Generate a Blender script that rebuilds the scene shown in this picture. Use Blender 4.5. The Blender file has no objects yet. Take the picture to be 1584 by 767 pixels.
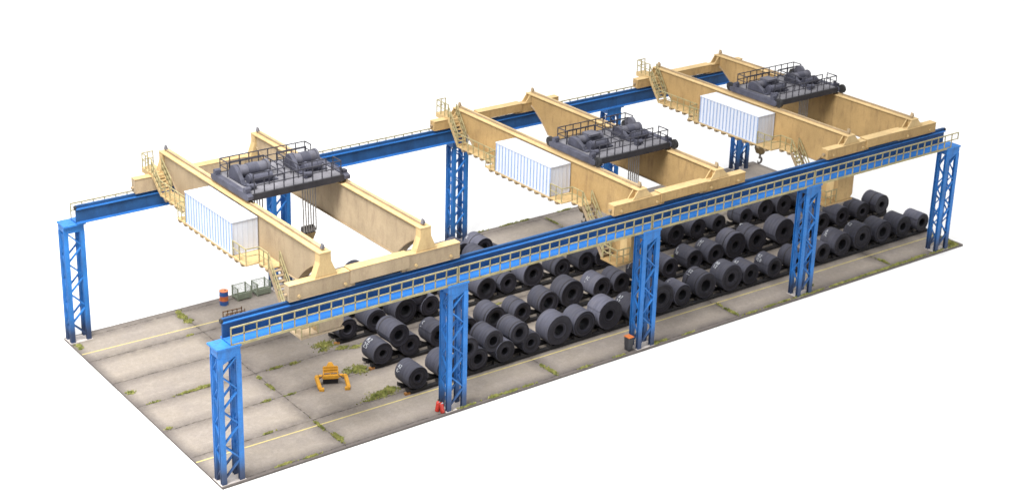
import bpy, bmesh, math, random
from mathutils import Vector, Matrix
random.seed(7)
scn = bpy.context.scene
C = scn.collection
PI = math.pi

# ------------------------------------------------------------ camera
cam_d = bpy.data.cameras.new("camera"); cam = bpy.data.objects.new("camera", cam_d); C.objects.link(cam)
scn.camera = cam
CR = Vector((0.81717723, -0.57620297, 0.01454324)); CU = Vector((0.18400498, 0.28470318, 0.94079024)); CF = Vector((0.54622664, 0.76611633, -0.33867717))
M = Matrix(((CR.x, CU.x, -CF.x), (CR.y, CU.y, -CF.y), (CR.z, CU.z, -CF.z))).to_4x4()
M.translation = Vector((-31.26304, -63.30190, 42.30869))
cam.matrix_world = M
cam_d.sensor_width = 36; cam_d.lens = 2481.233 / 1584 * 36
cam_d.shift_x = (792 - 702.557) / 1584; cam_d.shift_y = -(383.5 - 253.806) / 1584
cam_d.clip_start = 1; cam_d.clip_end = 3000
cam_d.dof.use_dof = True; cam_d.dof.focus_distance = 72; cam_d.dof.aperture_fstop = 0.55

# ------------------------------------------------------------ light: a white photo studio
w = bpy.data.worlds.new("World"); scn.world = w; w.use_nodes = True
nt = w.node_tree; nt.nodes.clear()
out = nt.nodes.new('ShaderNodeOutputWorld'); bg = nt.nodes.new('ShaderNodeBackground')
tc = nt.nodes.new('ShaderNodeTexCoord'); sx = nt.nodes.new('ShaderNodeSeparateXYZ'); rp = nt.nodes.new('ShaderNodeValToRGB')
nt.links.new(tc.outputs['Generated'], sx.inputs[0]); nt.links.new(sx.outputs['Z'], rp.inputs[0]); nt.links.new(rp.outputs[0], bg.inputs[0]); nt.links.new(bg.outputs[0], out.inputs[0])
rp.color_ramp.elements[0].position = 0.0; rp.color_ramp.elements[0].color = (.05, .052, .058, 1); _e = rp.color_ramp.elements.new(.45); _e.color = (.30, .303, .31, 1)
rp.color_ramp.elements[2].position = 0.9; rp.color_ramp.elements[2].color = (1, .99, .97, 1)
bg.inputs[1].default_value = 2.15
def area(name, loc, target, size, power, col):
    d = bpy.data.lights.new(name, 'AREA'); d.shape = 'SQUARE'; d.size = size; d.energy = power; d.color = col
    o = bpy.data.objects.new(name, d); C.objects.link(o); o.location = loc
    o.rotation_euler = (Vector(target) - Vector(loc)).to_track_quat('-Z', 'Y').to_euler()
    return o
area("studio_softbox", (-12, -4, 54), (18, 8, 2), 24, 60000, (1, .985, .96))
area("added_background_fill", (45, 120, 70), (45, 85, 0), 70, 30000, (1, 1, 1))  # unseen lamp added to whiten the backdrop
scn.view_settings.view_transform = 'Standard'; scn.view_settings.look = 'None'
scn.view_settings.exposure = 0; scn.view_settings.gamma = 1
scn.render.engine = 'CYCLES'

# ------------------------------------------------------------ materials
def nd(t, ty, **k):
    n = t.nodes.new(ty)
    for a, b in k.items(): setattr(n, a, b)
    return n
def mixc(t, fac, a, b, blend='MIX'):
    m = nd(t, 'ShaderNodeMix', data_type='RGBA', blend_type=blend)
    for s, v in ((0, fac), (6, a), (7, b)):
        if isinstance(v, (int, float)): m.inputs[s].default_value = v
        elif isinstance(v, tuple): m.inputs[s].default_value = (*v[:3], 1)
        else: t.links.new(v, m.inputs[s])
    return m.outputs[2]
def ramp(t, v, *stops):
    r = nd(t, 'ShaderNodeValToRGB'); t.links.new(v, r.inputs[0]); e = r.color_ramp.elements
    while len(e) < len(stops): e.new(.5)
    for i, (p, c) in enumerate(stops):
        e[i].position = p; e[i].color = (c, c, c, 1) if isinstance(c, (int, float)) else (*c, 1)
    return r.outputs[0]
def mth(t, op, a, b=None, c=None):
    m = nd(t, 'ShaderNodeMath', operation=op)
    for i, v in enumerate((a, b, c)):
        if v is None: continue
        if isinstance(v, (int, float)): m.inputs[i].default_value = v
        else: t.links.new(v, m.inputs[i])
    return m.outputs[0]
def noise(t, vec, scale, detail=4, rough=.55):
    n = nd(t, 'ShaderNodeTexNoise'); n.inputs['Scale'].default_value = scale; n.inputs['Detail'].default_value = detail; n.inputs['Roughness'].default_value = rough
    t.links.new(vec, n.inputs['Vector']); return n.outputs['Fac']
def start(name, rough=.7, spec=.3, metal=0):
    m = bpy.data.materials.new(name); m.use_nodes = True; t = m.node_tree
    b = t.nodes['Principled BSDF']; b.inputs['Roughness'].default_value = rough; b.inputs['Metallic'].default_value = metal
    b.inputs['Specular IOR Level'].default_value = spec
    tc = nd(t, 'ShaderNodeTexCoord'); oi = nd(t, 'ShaderNodeObjectInfo')
    sc = nd(t, 'ShaderNodeVectorMath', operation='SCALE'); sc.inputs[0].default_value = (37, 19, 53); t.links.new(oi.outputs['Random'], sc.inputs['Scale'])
    ad = nd(t, 'ShaderNodeVectorMath', operation='ADD'); t.links.new(tc.outputs['Object'], ad.inputs[0]); t.links.new(sc.outputs[0], ad.inputs[1])
    return m, t, b, tc.outputs['Object'], ad.outputs[0], oi.outputs['Random']
def bump(t, b, h, strength=.3, dist=.02):
    n = nd(t, 'ShaderNodeBump'); n.inputs['Strength'].default_value = strength; n.inputs['Distance'].default_value = dist
    t.links.new(h, n.inputs['Height']); t.links.new(n.outputs[0], b.inputs['Normal'])
K = .84                                              # overall albedo trim for all paints
def paint(name, col, var=.18, dirt=(.12, .09, .06), amount=.5, rough=.65, spec=.3, scale=.7, speck=.15, basegrime=None, streak=.45):
    m, t, b, oc, vc, rnd = start(name, rough, spec); col = tuple(c * K for c in col); dirt = tuple(c * K for c in dirt)
    n1 = noise(t, vc, scale, 5); dk = tuple(c * (1 - var * 1.6) for c in col); lt = tuple(min(1, c * (1 + var)) for c in col)
    c = mixc(t, ramp(t, n1, (.3, 0), (.7, 1)), dk, lt)
    mp = nd(t, 'ShaderNodeMapping'); mp.inputs['Scale'].default_value = (2.2, 2.2, streak); t.links.new(vc, mp.inputs[0])
    n2 = noise(t, mp.outputs[0], 1.3, 6, .65)
    c = mixc(t, mth(t, 'MULTIPLY', ramp(t, n2, (.5, 0), (.78, 1)), amount), c, dirt)
    n3 = noise(t, vc, 14, 3, .7)
    c = mixc(t, speck, c, ramp(t, n3, (.3, .0), (.7, 1.0)), 'SOFT_LIGHT')
    if basegrime:
        s = nd(t, 'ShaderNodeSeparateXYZ'); t.links.new(oc, s.inputs[0])
        z = mth(t, 'ADD', s.outputs['Z'], mth(t, 'MULTIPLY', n2, .9))
        c = mixc(t, ramp(t, mth(t, 'DIVIDE', z, 2.6), (.36, .80), (.80, 0)), c, basegrime)
    t.links.new(c, b.inputs['Base Color'])
    bump(t, b, noise(t, vc, 22, 2), .15, .01)
    return m
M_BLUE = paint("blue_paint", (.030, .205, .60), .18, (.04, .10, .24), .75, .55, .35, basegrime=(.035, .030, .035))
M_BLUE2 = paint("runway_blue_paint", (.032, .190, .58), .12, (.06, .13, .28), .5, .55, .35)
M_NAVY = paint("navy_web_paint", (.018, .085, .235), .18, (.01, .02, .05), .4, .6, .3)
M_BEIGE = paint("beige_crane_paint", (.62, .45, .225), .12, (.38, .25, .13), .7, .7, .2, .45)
M_WEB = paint("shade_toned_tan_paint", (.50, .335, .15), .12, (.24, .15, .08), .75, .75, .2, .45, streak=.6)  # airbrushed side paint, with the shade of side faces also in its colour
M_WEB1 = paint("shade_toned_grey_tan_paint", (.47, .365, .24), .12, (.28, .20, .14), .75, .75, .2, .45, streak=.6)  # greyer weathering, with side-face shade also worked into the colour
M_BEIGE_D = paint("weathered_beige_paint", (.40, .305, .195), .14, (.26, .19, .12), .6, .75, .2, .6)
M_RAIL = paint("pale_handrail_paint", (.40, .35, .19), .14, (.20, .17, .07), .6, .7, .2, 2.0)
M_WHITE = paint("white_cladding_paint", (.70, .74, .83), .04, (.48, .50, .58), .4, .6, .3, .6, .05)
M_SLATE = paint("dark_slate_paint", (.078, .080, .112), .2, (.03, .028, .03), .4, .6, .35, 1.4)
M_TRAIL = paint("slate_handrail_paint", (.055, .055, .072), .2, (.03, .03, .035), .4, .65, .3, 1.4)
M_EDGE = paint("shade_dark_beam_paint", (.036, .035, .042), .2, (.07, .065, .07), .4, .65, .3, 1.4)  # trolley edge beams: shade on their faces put into the colour
M_DECK = paint("worn_grey_deck_paint", (.20, .197, .22), .14, (.10, .09, .09), .5, .75, .2, 1.0)
M_DRUM = paint("grey_drum_paint", (.115, .115, .145), .15, (.06, .05, .05), .4, .55, .35, 1.5)
M_ROPE = paint("steel_rope", (.40, .38, .36), .1, (.22, .2, .18), .5, .6, .4, 3)
M_BLOCK = paint("brown_hook_block_paint", (.27, .19, .085), .2, (.06, .04, .02), .5, .7, .3, 2)
M_SHEAVE = paint("dark_sheave_steel", (.20, .185, .18), .2, (.04, .035, .03), .5, .6, .35, 3)
M_YELLOW = paint("yellow_grab_paint", (.80, .40, .045), .12, (.35, .15, .03), .4, .6, .3, 2)
M_RED = paint("red_extinguisher_paint", (.55, .035, .02), .1, (.25, .02, .02), .3, .4, .5, 2)
M_ORANGE = paint("orange_lid_paint", (.75, .22, .06), .1, (.4, .1, .04), .4, .6, .3, 2)
M_BIN = paint("dark_grey_bin_plastic", (.05, .05, .055), .1, (.09, .085, .08), .4, .6, .3, 2)
M_GREEN = paint("grey_green_crate_paint", (.30, .34, .26), .12, (.12, .11, .07), .5, .7, .3, 2)
M_RUST = paint("brown_rack_paint", (.24, .12, .05), .2, (.1, .05, .03), .5, .8, .2, 3)
M_TIMBER = paint("orange_timber", (.50, .24, .08), .2, (.2, .1, .05), .4, .8, .2, 4)
M_BEARER = paint("black_bearer_steel", (.035, .033, .036), .25, (.07, .06, .05), .5, .7, .3, 2)
M_CHALK = paint("white_chalk", (.50, .52, .56), .1, (.3, .3, .32), .5, .9, .1, 8)
M_PAD = paint("pale_concrete_pad", (.62, .57, .54), .10, (.3, .26, .22), .6, .9, .1, 2)
M_BLACK = paint("black_rubber", (.03, .03, .032), .1, (.06, .055, .05), .4, .7, .3, 2)
M_GLASS = paint("dark_cab_window", (.03, .045, .05), .05, (.05, .05, .05), .2, .15, .6, 2)
M_YLINE = paint("yellow_line_paint", (.72, .60, .24), .10, (.40, .35, .25), .6, .8, .2, 3)

def coil_side():
    m, t, b, oc, vc, rnd = start("dark_coil_steel", .78, .2)
    mp = nd(t, 'ShaderNodeMapping'); mp.inputs['Scale'].default_value = (1, 7, 1); t.links.new(vc, mp.inputs[0])
    n = noise(t, mp.outputs[0], 1.1, 5); n2 = noise(t, vc, 1.8, 5)
    a = mixc(t, ramp(t, n, (.3, 0), (.7, 1)), (.064, .065, .088), (.104, .106, .138))
    a = mixc(t, mth(t, 'MULTIPLY', ramp(t, n2, (.45, 0), (.75, 1)), .5), a, (.09, .085, .092))
    v = mth(t, 'MULTIPLY_ADD', mth(t, 'POWER', rnd, 4), .75, .72)
    a = mixc(t, 1.0, a, v, 'MULTIPLY')
    t.links.new(a, b.inputs['Base Color']); bump(t, b, noise(t, vc, 16, 3), .2, .01)
    return m
def coil_face():
    m, t, b, oc, vc, rnd = start("dark_coil_end_laps", .6, .3)
    s = nd(t, 'ShaderNodeSeparateXYZ'); t.links.new(oc, s.inputs[0])
    r = mth(t, 'SQRT', mth(t, 'ADD', mth(t, 'POWER', s.outputs['X'], 2), mth(t, 'POWER', s.outputs['Z'], 2)))
    cb = nd(t, 'ShaderNodeCombineXYZ'); t.links.new(mth(t, 'MULTIPLY', r, 11), cb.inputs[0]); t.links.new(mth(t, 'MULTIPLY', rnd, 90), cb.inputs[1])
    n = noise(t, cb.outputs[0], 1.0, 4, .7); n2 = noise(t, vc, 2.5, 4)
    a = mixc(t, ramp(t, n, (.45, 0), (.66, 1)), (.009, .0085, .013), (.046, .044, .060))
    a = mixc(t, mth(t, 'MULTIPLY', ramp(t, n2, (.5, 0), (.75, 1)), .4), a, (.05, .047, .055))
    t.links.new(a, b.inputs['Base Color']); bump(t, b, n, .6, .02)
    return m
M_COIL = coil_side(); M_FACE = coil_face()
M_HOLE = paint("black_coil_bore", (.018, .018, .022), .2, (.03, .028, .03), .4, .6, .3, 2)

def concrete():
    m, t, b, oc, vc, rnd = start("weathered_concrete", .92, .15)
    s = nd(t, 'ShaderNodeSeparateXYZ'); t.links.new(oc, s.inputs[0]); X, Y = s.outputs['X'], s.outputs['Y']
    wob = mth(t, 'MULTIPLY', mth(t, 'SUBTRACT', noise(t, oc, .9, 4), .5), .16)
    ux = mth(t, 'DIVIDE', mth(t, 'ADD', mth(t, 'ADD', X, 7.10), wob), 14.28)      # cross joints
    uy = mth(t, 'DIVIDE', mth(t, 'ADD', mth(t, 'SUBTRACT', Y, .10), wob), 3.24)    # long joints
    dx = mth(t, 'MULTIPLY', mth(t, 'ABSOLUTE', mth(t, 'SUBTRACT', mth(t, 'FRACT', mth(t, 'ADD', ux, .5)), .5)), 14.28)
    dy = mth(t, 'MULTIPLY', mth(t, 'ABSOLUTE', mth(t, 'SUBTRACT', mth(t, 'FRACT', mth(t, 'ADD', uy, .5)), .5)), 3.24)
    d = mth(t, 'MINIMUM', dx, dy)
    cell = nd(t, 'ShaderNodeCombineXYZ'); t.links.new(mth(t, 'FLOOR', ux), cell.inputs[0]); t.links.new(mth(t, 'FLOOR', uy), cell.inputs[1])
    wn = nd(t, 'ShaderNodeTexWhiteNoise', noise_dimensions='3D'); t.links.new(cell.outputs[0], wn.inputs['Vector'])
    base = mixc(t, wn.outputs['Value'], (.32, .280, .240), (.385, .335, .278))
    n1 = noise(t, oc, .35, 6, .6); n2 = noise(t, oc, 1.7, 6, .65); n3 = noise(t, oc, 16, 4, .7); n4 = noise(t, oc, 5, 5, .6)
    c = mixc(t, ramp(t, n1, (.35, 0), (.68, 1)), mixc(t, .5, base, (.29, .258, .245)), base)
    c = mixc(t, ramp(t, n2, (.48, 0), (.75, .45)), c, (.46, .41, .355))
    grime = mth(t, 'MULTIPLY', ramp(t, mth(t, 'DIVIDE', d, .95), (.0, 1), (1.0, 0)), ramp(t, n2, (.28, .2), (.68, .85)))
    c = mixc(t, grime, c, (.105, .09, .084))
    edge = mth(t, 'MINIMUM', mth(t, 'MINIMUM', Y, mth(t, 'SUBTRACT', 20.1, Y)), mth(t, 'MINIMUM', mth(t, 'ADD', X, .05), mth(t, 'SUBTRACT', 57.15, X)))
    c = mixc(t, mth(t, 'MULTIPLY', ramp(t, mth(t, 'DIVIDE', edge, .6), (0, 1), (1, 0)), .75), c, (.13, .115, .11))
    line = ramp(t, mth(t, 'DIVIDE', d, .05), (.35, 1), (1.0, 0))
    line = mth(t, 'MULTIPLY', line, ramp(t, n4, (.44, .1), (.60, .9)))
    c = mixc(t, line, c, (.035, .03, .026))
    c = mixc(t, .22, c, ramp(t, n3, (.3, .15), (.7, .9)), 'SOFT_LIGHT')
    c = mixc(t, .2, c, ramp(t, n4, (.3, .2), (.7, .8)), 'SOFT_LIGHT')
    c = mixc(t, 1.0, c, (K, K, K), 'MULTIPLY')
    t.links.new(c, b.inputs['Base Color'])
    h = mth(t, 'SUBTRACT', mth(t, 'ADD', mth(t, 'MULTIPLY', n3, .4), mth(t, 'MULTIPLY', n4, .4)), mth(t, 'MULTIPLY', line, 1.2))
    bump(t, b, h, .5, .03)
    return m
M_CONC = concrete()
def backdrop_mat():
    m, t, b, oc, vc, rnd = start("white_studio_paper", .95, .05)
    b.inputs['Base Color'].default_value = (.72, .72, .72, 1); return m
M_PAPER = backdrop_mat()
def mossmat():
    m, t, b, oc, vc, rnd = start("dry_moss", .95, .1)
    n = noise(t, oc, 2.3, 5)
    c = mixc(t, ramp(t, n, (.3, 0), (.65, 1)), (.10, .125, .035), (.34, .34, .11))
    n2 = noise(t, oc, 7, 3); c = mixc(t, ramp(t, n2, (.55, 0), (.7, .8)), c, (.24, .17, .08))
    t.links.new(c, b.inputs['Base Color']); return m
M_MOSS = mossmat()
def drum_mat():
    m, t, b, oc, vc, rnd = start("blue_and_orange_drum_paint", .5, .35)
    s = nd(t, 'ShaderNodeSeparateXYZ'); t.links.new(oc, s.inputs[0])
    r = nd(t, 'ShaderNodeValToRGB'); r.color_ramp.interpolation = 'CONSTANT'; e = r.color_ramp.elements
    t.links.new(s.outputs['Z'], r.inputs[0]); e[0].position = 0; e[0].color = (.03, .11, .36, 1)
    e[1].position = .30; e[1].color = (.62, .17, .05, 1); x = e.new(.62); x.color = (.03, .11, .36, 1); x = e.new(.91); x.color = (.68, .2, .06, 1)
    n = noise(t, vc, 6, 4); c = mixc(t, mth(t, 'MULTIPLY', ramp(t, n, (.5, 0), (.7, 1)), .45), r.outputs[0], (.12, .08, .06))
    t.links.new(c, b.inputs['Base Color']); return m
M_DRUMP = drum_mat()

# ------------------------------------------------------------ mesh builder
ROOT = {}
class MB:
    def __init__(s): s.v = []; s.f = []; s.mi = []
    def add(s, vs, fs, mi=0):
        n = len(s.v); s.v += [tuple(v) for v in vs]; s.f += [tuple(i + n for i in f) for f in fs]; s.mi += [mi] * len(fs)
    def box(s, x0, x1, y0, y1, z0, z1, mi=0):
        s.add([(x, y, z) for z in (z0, z1) for y in (y0, y1) for x in (x0, x1)],
              [(0, 2, 3, 1), (4, 5, 7, 6), (0, 1, 5, 4), (2, 6, 7, 3), (0, 4, 6, 2), (1, 3, 7, 5)], mi)
    def bar(s, a, b, wd, ht=None, up=(0, 0, 1), mi=0):
        ht = ht or wd; a = Vector(a); b = Vector(b); d = (b - a).normalized(); u = Vector(up)
        if abs(d.dot(u)) > .95: u = Vector((0, 1, 0))
        sd = d.cross(u).normalized() * wd / 2; u = sd.cross(d).normalized() * ht / 2
        s.add([a - sd - u, a + sd - u, a + sd + u, a - sd + u, b - sd - u, b + sd - u, b + sd + u, b - sd + u],
              [(0, 3, 2, 1), (4, 5, 6, 7), (0, 1, 5, 4), (1, 2, 6, 5), (2, 3, 7, 6), (3, 0, 4, 7)], mi)
    def cyl(s, a, b, r, n=20, r2=None, mi=0, mic=None):
        a = Vector(a); b = Vector(b); d = (b - a).normalized(); u = Vector((0, 0, 1)) if abs(d.z) < .9 else Vector((0, 1, 0))
        p = d.cross(u).normalized(); q = d.cross(p); r2 = r if r2 is None else r2
        va = [a + (p * math.cos(2 * PI * i / n) + q * math.sin(2 * PI * i / n)) * r for i in range(n)]
        vb = [b + (p * math.cos(2 * PI * i / n) + q * math.sin(2 * PI * i / n)) * r2 for i in range(n)]
        s.add(va + vb, [(i, (i + 1) % n, n + (i + 1) % n, n + i) for i in range(n)], mi)
        s.add(va + vb, [tuple(range(n))[::-1], tuple(range(n, 2 * n))], mi if mic is None else mic)
    def prism(s, pts, axis, a, b, mi=0):          # pts 2D polygon in the plane across the axis
        n = len(pts)
        def P(p, k): return {'x': (k, p[0], p[1]), 'y': (p[0], k, p[1]), 'z': (p[0], p[1], k)}[axis]
        s.add([P(p, a) for p in pts] + [P(p, b) for p in pts],
              [tuple(range(n)), tuple(range(2 * n - 1, n - 1, -1))] + [(i, n + i, n + (i + 1) % n, (i + 1) % n) for i in range(n)], mi)
    def build(s, name, mats, parent=None, smooth=False, label=None, bevel=0, loc=None):
        mats = mats if isinstance(mats, (list, tuple)) else [mats]
        base = Vector(ROOT[parent]) if parent in ROOT else Vector(loc if loc else (0, 0, 0))
        me = bpy.data.meshes.new(name); me.from_pydata([tuple(Vector(v) - base) for v in s.v], [], s.f)
        for m in mats: me.materials.append(m)
        me.polygons.foreach_set('material_index', s.mi)
        bm = bmesh.new(); bm.from_mesh(me); bmesh.ops.remove_doubles(bm, verts=bm.verts, dist=1e-5) if smooth else None
        bmesh.ops.recalc_face_normals(bm, faces=bm.faces)
        if smooth:
            for f in bm.faces: f.smooth = len(f.verts) == 4
            for e in bm.edges:
                if len(e.link_faces) == 2 and e.calc_face_angle(0) > .6: e.smooth = False
        bm.to_mesh(me); bm.free()
        o = bpy.data.objects.new(name, me); C.objects.link(o)
        if parent is not None: o.parent = PAR[parent]; ROOT[o.name] = tuple(base)
        else: o.location = base; ROOT[o.name] = tuple(base)
        PAR[o.name] = o
        if label: o['label'] = label
        if bevel:
            bv = o.modifiers.new('bevel', 'BEVEL'); bv.width = bevel; bv.segments = 1; bv.limit_method = 'ANGLE'
        return o
PAR = {}
def tag(o, label=None, cat=None, group=None, kind=None):
    if label: o['label'] = label
    if cat: o['category'] = cat; o['kind'] = 'thing'
    if group: o['group'] = group
    if kind: o['kind'] = kind
    return o
def thing(name, loc, label, cat, group=None):
    o = bpy.data.objects.new(name, None); C.objects.link(o); o.location = loc; o.empty_display_size = .3
    PAR[o.name] = o; ROOT[o.name] = tuple(loc); tag(o, label, cat, group); return o
def kids(o): return [c for c in C.objects if c.parent == o]
def copy_tree(o, parent=None):
    c = o.copy(); C.objects.link(c); c.parent = parent
    for k in kids(o): copy_tree(k, c)
    return c
def railing(mb, pts, h=.9, sp=.69, th=.06, mid=True, toe=False, drop_last=False):
    """posts and rails along a polyline of floor points"""
    for i in range(len(pts) - 1):
        a, b = Vector(pts[i]), Vector(pts[i + 1]); L = (b - a).length; n = max(1, round(L / sp))
        for k in range(n + 1):
            if k == 0 and i > 0: continue
            if drop_last and k == n and i == len(pts) - 2: continue
            p = a.lerp(b, k / n); mb.bar(p, p + Vector((0, 0, h)), th)
        z = Vector((0, 0, h - th / 2)); mb.bar(a + z, b + z, th * 1.05)
        if mid: z = Vector((0, 0, h * .52)); mb.bar(a + z, b + z, th * .85)
        if toe: z = Vector((0, 0, .02)); mb.bar(a + z, b + z, th * .9, .12)

# ------------------------------------------------------------ setting
mb = MB(); R = 420; mb.add([(-R, -R, -.13), (R, -R, -.13), (R, R * 1.5, -.13), (-R, R * 1.5, -.13)], [(0, 1, 2, 3)])
tag(mb.build('tabletop', M_PAPER), kind='structure')
mb = MB(); mb.box(-.06, 57.16, -.12, 20.12, -.125, 0); tag(mb.build('ground', M_CONC, bevel=.015), kind='structure')
mb = MB()
def strip(P, wd, z):
    for a, b in zip(P, P[1:]):
        mb.add([(a[0], a[1] - wd, z), (b[0], b[1] - wd, z), (b[0], b[1] + wd, z), (a[0], a[1] + wd, z)], [(0, 1, 2, 3)])
strip([(-.04, 2.80), (3, 2.75), (17.7, 2.52), (30, 2.33), (57.1, 2.05)], .045, .005)
strip([(-.04, 17.45), (9, 17.2), (57.1, 16.9)], .045, .005)
tag(mb.build('painted_floor_lines', M_YLINE), kind='structure')

# ------------------------------------------------------------ lattice columns
LX = [0, 13.66, 27.40, 40.90, 54.32]; LW, LD, LH = 1.28, .84, 7.5
def column(loc, label):
    t = thing('lattice_column', loc, label, 'column', 'blue lattice columns carrying the crane runways'); n = t.name; ox, oy, _ = loc
    m = MB(); m.box(ox - .06, ox + LW + .06, oy - .04, oy + LD + .06, .0, .012); m.build('footing', M_PAD, n)
    for px in (0, LW - .28):
        for py in (0, LD - .2):
            m = MB(); a, b = ox + px, oy + py
            m.box(a, a + .28, b, b + .05, .012, 6.95); m.box(a, a + .28, b + .15, b + .2, .012, 6.95); m.box(a + .09, a + .19, b + .05, b + .15, .012, 6.95)
            m.build('post', M_BLUE, n)
    for py in (.06, LD - .14):                       # front and back lacing
        m = MB(); N = 7; x0, x1 = ox + .22, ox + LW - .22; z1 = 6.95; st = (z1 - .25) / N
        for k in range(N):
            za, zb = z1 - k * st - .06, z1 - (k + 1) * st + .06
            a, b = (x1, x0) if k % 2 == 0 else (x0, x1)
            m.bar((a, oy + py + .04, za), (b, oy + py + .04, zb), .06, .145, (0, 1, 0))
        m.build('front_lacing' if py < .3 else 'back_lacing', M_BLUE, n)
    for px in (.05, LW - .15):                       # side lacing
        m = MB(); N = 9; st = (6.95 - .2) / N
        for k in range(N):
            za, zb = 6.95 - k * st, 6.95 - (k + 1) * st
            a, b = (oy + .16, oy + LD - .16) if k % 2 == 0 else (oy + LD - .16, oy + .16)
            m.bar((ox + px + .05, a, za), (ox + px + .05, b, zb), .05, .09, (1, 0, 0))
        m.build('side_lacing', M_BLUE, n)
    m = MB()
    m.box(ox - .04, ox + LW + .04, oy - .03, oy + 1.06, 7.38, 7.492)
    m.box(ox + .01, ox + LW - .01, oy + .015, oy + .06, 6.9, 7.38); m.box(ox + .01, ox + LW - .01, oy + LD - .06, oy + LD - .015, 6.9, 7.38)
    m.prism([(ox + .28, 6.9), (ox + LW - .28, 6.9), (ox + .28, 6.6)], 'y', oy + .02, oy + .055)
    for xx in (ox + .03, ox + LW - .09): m.box(xx, xx + .06, oy + .06, oy + LD - .06, 7.0, 7.38)
    m.build('cap_plate', M_BLUE, n, bevel=.012)
    return t
ORD = ['first', 'second', 'third', 'fourth', 'fifth']
NLAB = ['nearest blue column at the left end of the front row, under the runway start',
        'blue front column with two red extinguishers at its foot',
        'blue front column with an orange lidded bin at its foot',
        'fourth blue front column, standing left of the crane cab hanging at right',
        'blue column at the far right corner of the base']
FLAB = ['blue back column at the far left corner of the base',
        'blue back column seen beneath the leftmost hoist trolley',
        'tall blue back column under the middle crane, beside stacked coils',
        'blue back column glimpsed behind the middle hoist trolley',
        'short looking blue back column near the hanging hook at right']
c0 = None
for i in range(5):
    t = column((LX[i], 0, 0), NLAB[i]) if c0 is None else copy_tree(c0)
    c0 = c0 or t; t.location = (LX[i], 0, 0); t['label'] = NLAB[i]
for i in range(5):
    t = copy_tree(c0); t.location = (LX[i] + LW, 19.95, 0); t.rotation_euler = (0, 0, PI); t['label'] = FLAB[i]

# ------------------------------------------------------------ crane runways
SP = [(.76, 14.30), (14.30, 28.04), (28.04, 41.54), (41.54, 54.90)]
def runway(i, x0, x1, far=False):
    names = ['left end', 'second', 'third', 'right end']
    where = 'back' if far else 'front'
    lab = [f'blue {where} runway beam span at the left end, with handrail and walkway',
           f'blue {where} runway beam span between the second and third {where} columns',
           f'blue {where} runway beam span between the third and fourth {where} columns',
           f'blue {where} runway beam span at the right end, with handrail and walkway'][i]
    YY = (lambda v: 19.95 - v) if far else (lambda v: v)
    t = thing('runway_beam', ((x0 + x1) / 2, YY(.95), 7.5), lab, 'crane runway', 'blue crane runway spans'); n = t.name
    g = .006; a, b = x0 + g, x1 - g
    def B(m, xa, xb, ya, yb, za, zb): m.box(xa, xb, min(YY(ya), YY(yb)), max(YY(ya), YY(yb)), za, zb)
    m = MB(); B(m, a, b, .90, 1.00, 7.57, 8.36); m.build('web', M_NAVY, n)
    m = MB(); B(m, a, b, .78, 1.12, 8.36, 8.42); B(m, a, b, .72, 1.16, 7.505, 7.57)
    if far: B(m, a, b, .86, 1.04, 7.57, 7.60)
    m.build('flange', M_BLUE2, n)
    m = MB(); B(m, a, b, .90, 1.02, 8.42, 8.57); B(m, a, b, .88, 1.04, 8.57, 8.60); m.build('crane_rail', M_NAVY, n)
    x1w = x1 if i < 3 else 54.75
    m = MB(); B(m, a, x1w - g, .10, .72, 7.506, 7.56); m.build('walkway', M_BLUE2, n)
    m = MB(); e = .05
    ends = (a + e, x1w - e)
    L = ends[1] - ends[0]; k = round(L / .69)
    y = .09; th = .056
    for j in range(k + 1):
        x = ends[0] + L * j / k; B(m, x - th / 2, x + th / 2, y - th / 2, y + th / 2, 7.46, 8.42)
    xe = ends[1] + (.65 if i == 3 else 0)
    if i == 3: B(m, xe - th / 2, xe + th / 2, y - th / 2, y + th / 2, 7.97, 8.42)
    B(m, ends[0] - th / 2, xe + th / 2, y - th * .55, y + th * .55, 8.39, 8.455); B(m, ends[0], xe, y - .028, y + .028, 7.97, 8.025)
    B(m, ends[0], ends[1], y - .05, y + .01, 7.42, 7.54)
    m.build('handrail', M_RAIL, n)
    if i in (0, 3):
        m = MB(); xx = x0 - .02 if i == 0 else x1 + .02; m.cyl((xx - .05, YY(.96), 8.47), (xx + .05, YY(.96), 8.47), .13, 12); m.build('end_buffer', M_BLACK, n)
    return t
for i, (a, b) in enumerate(SP): runway(i, a, b)
for i, (a, b) in enumerate(SP): runway(i, a, b, True)

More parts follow.
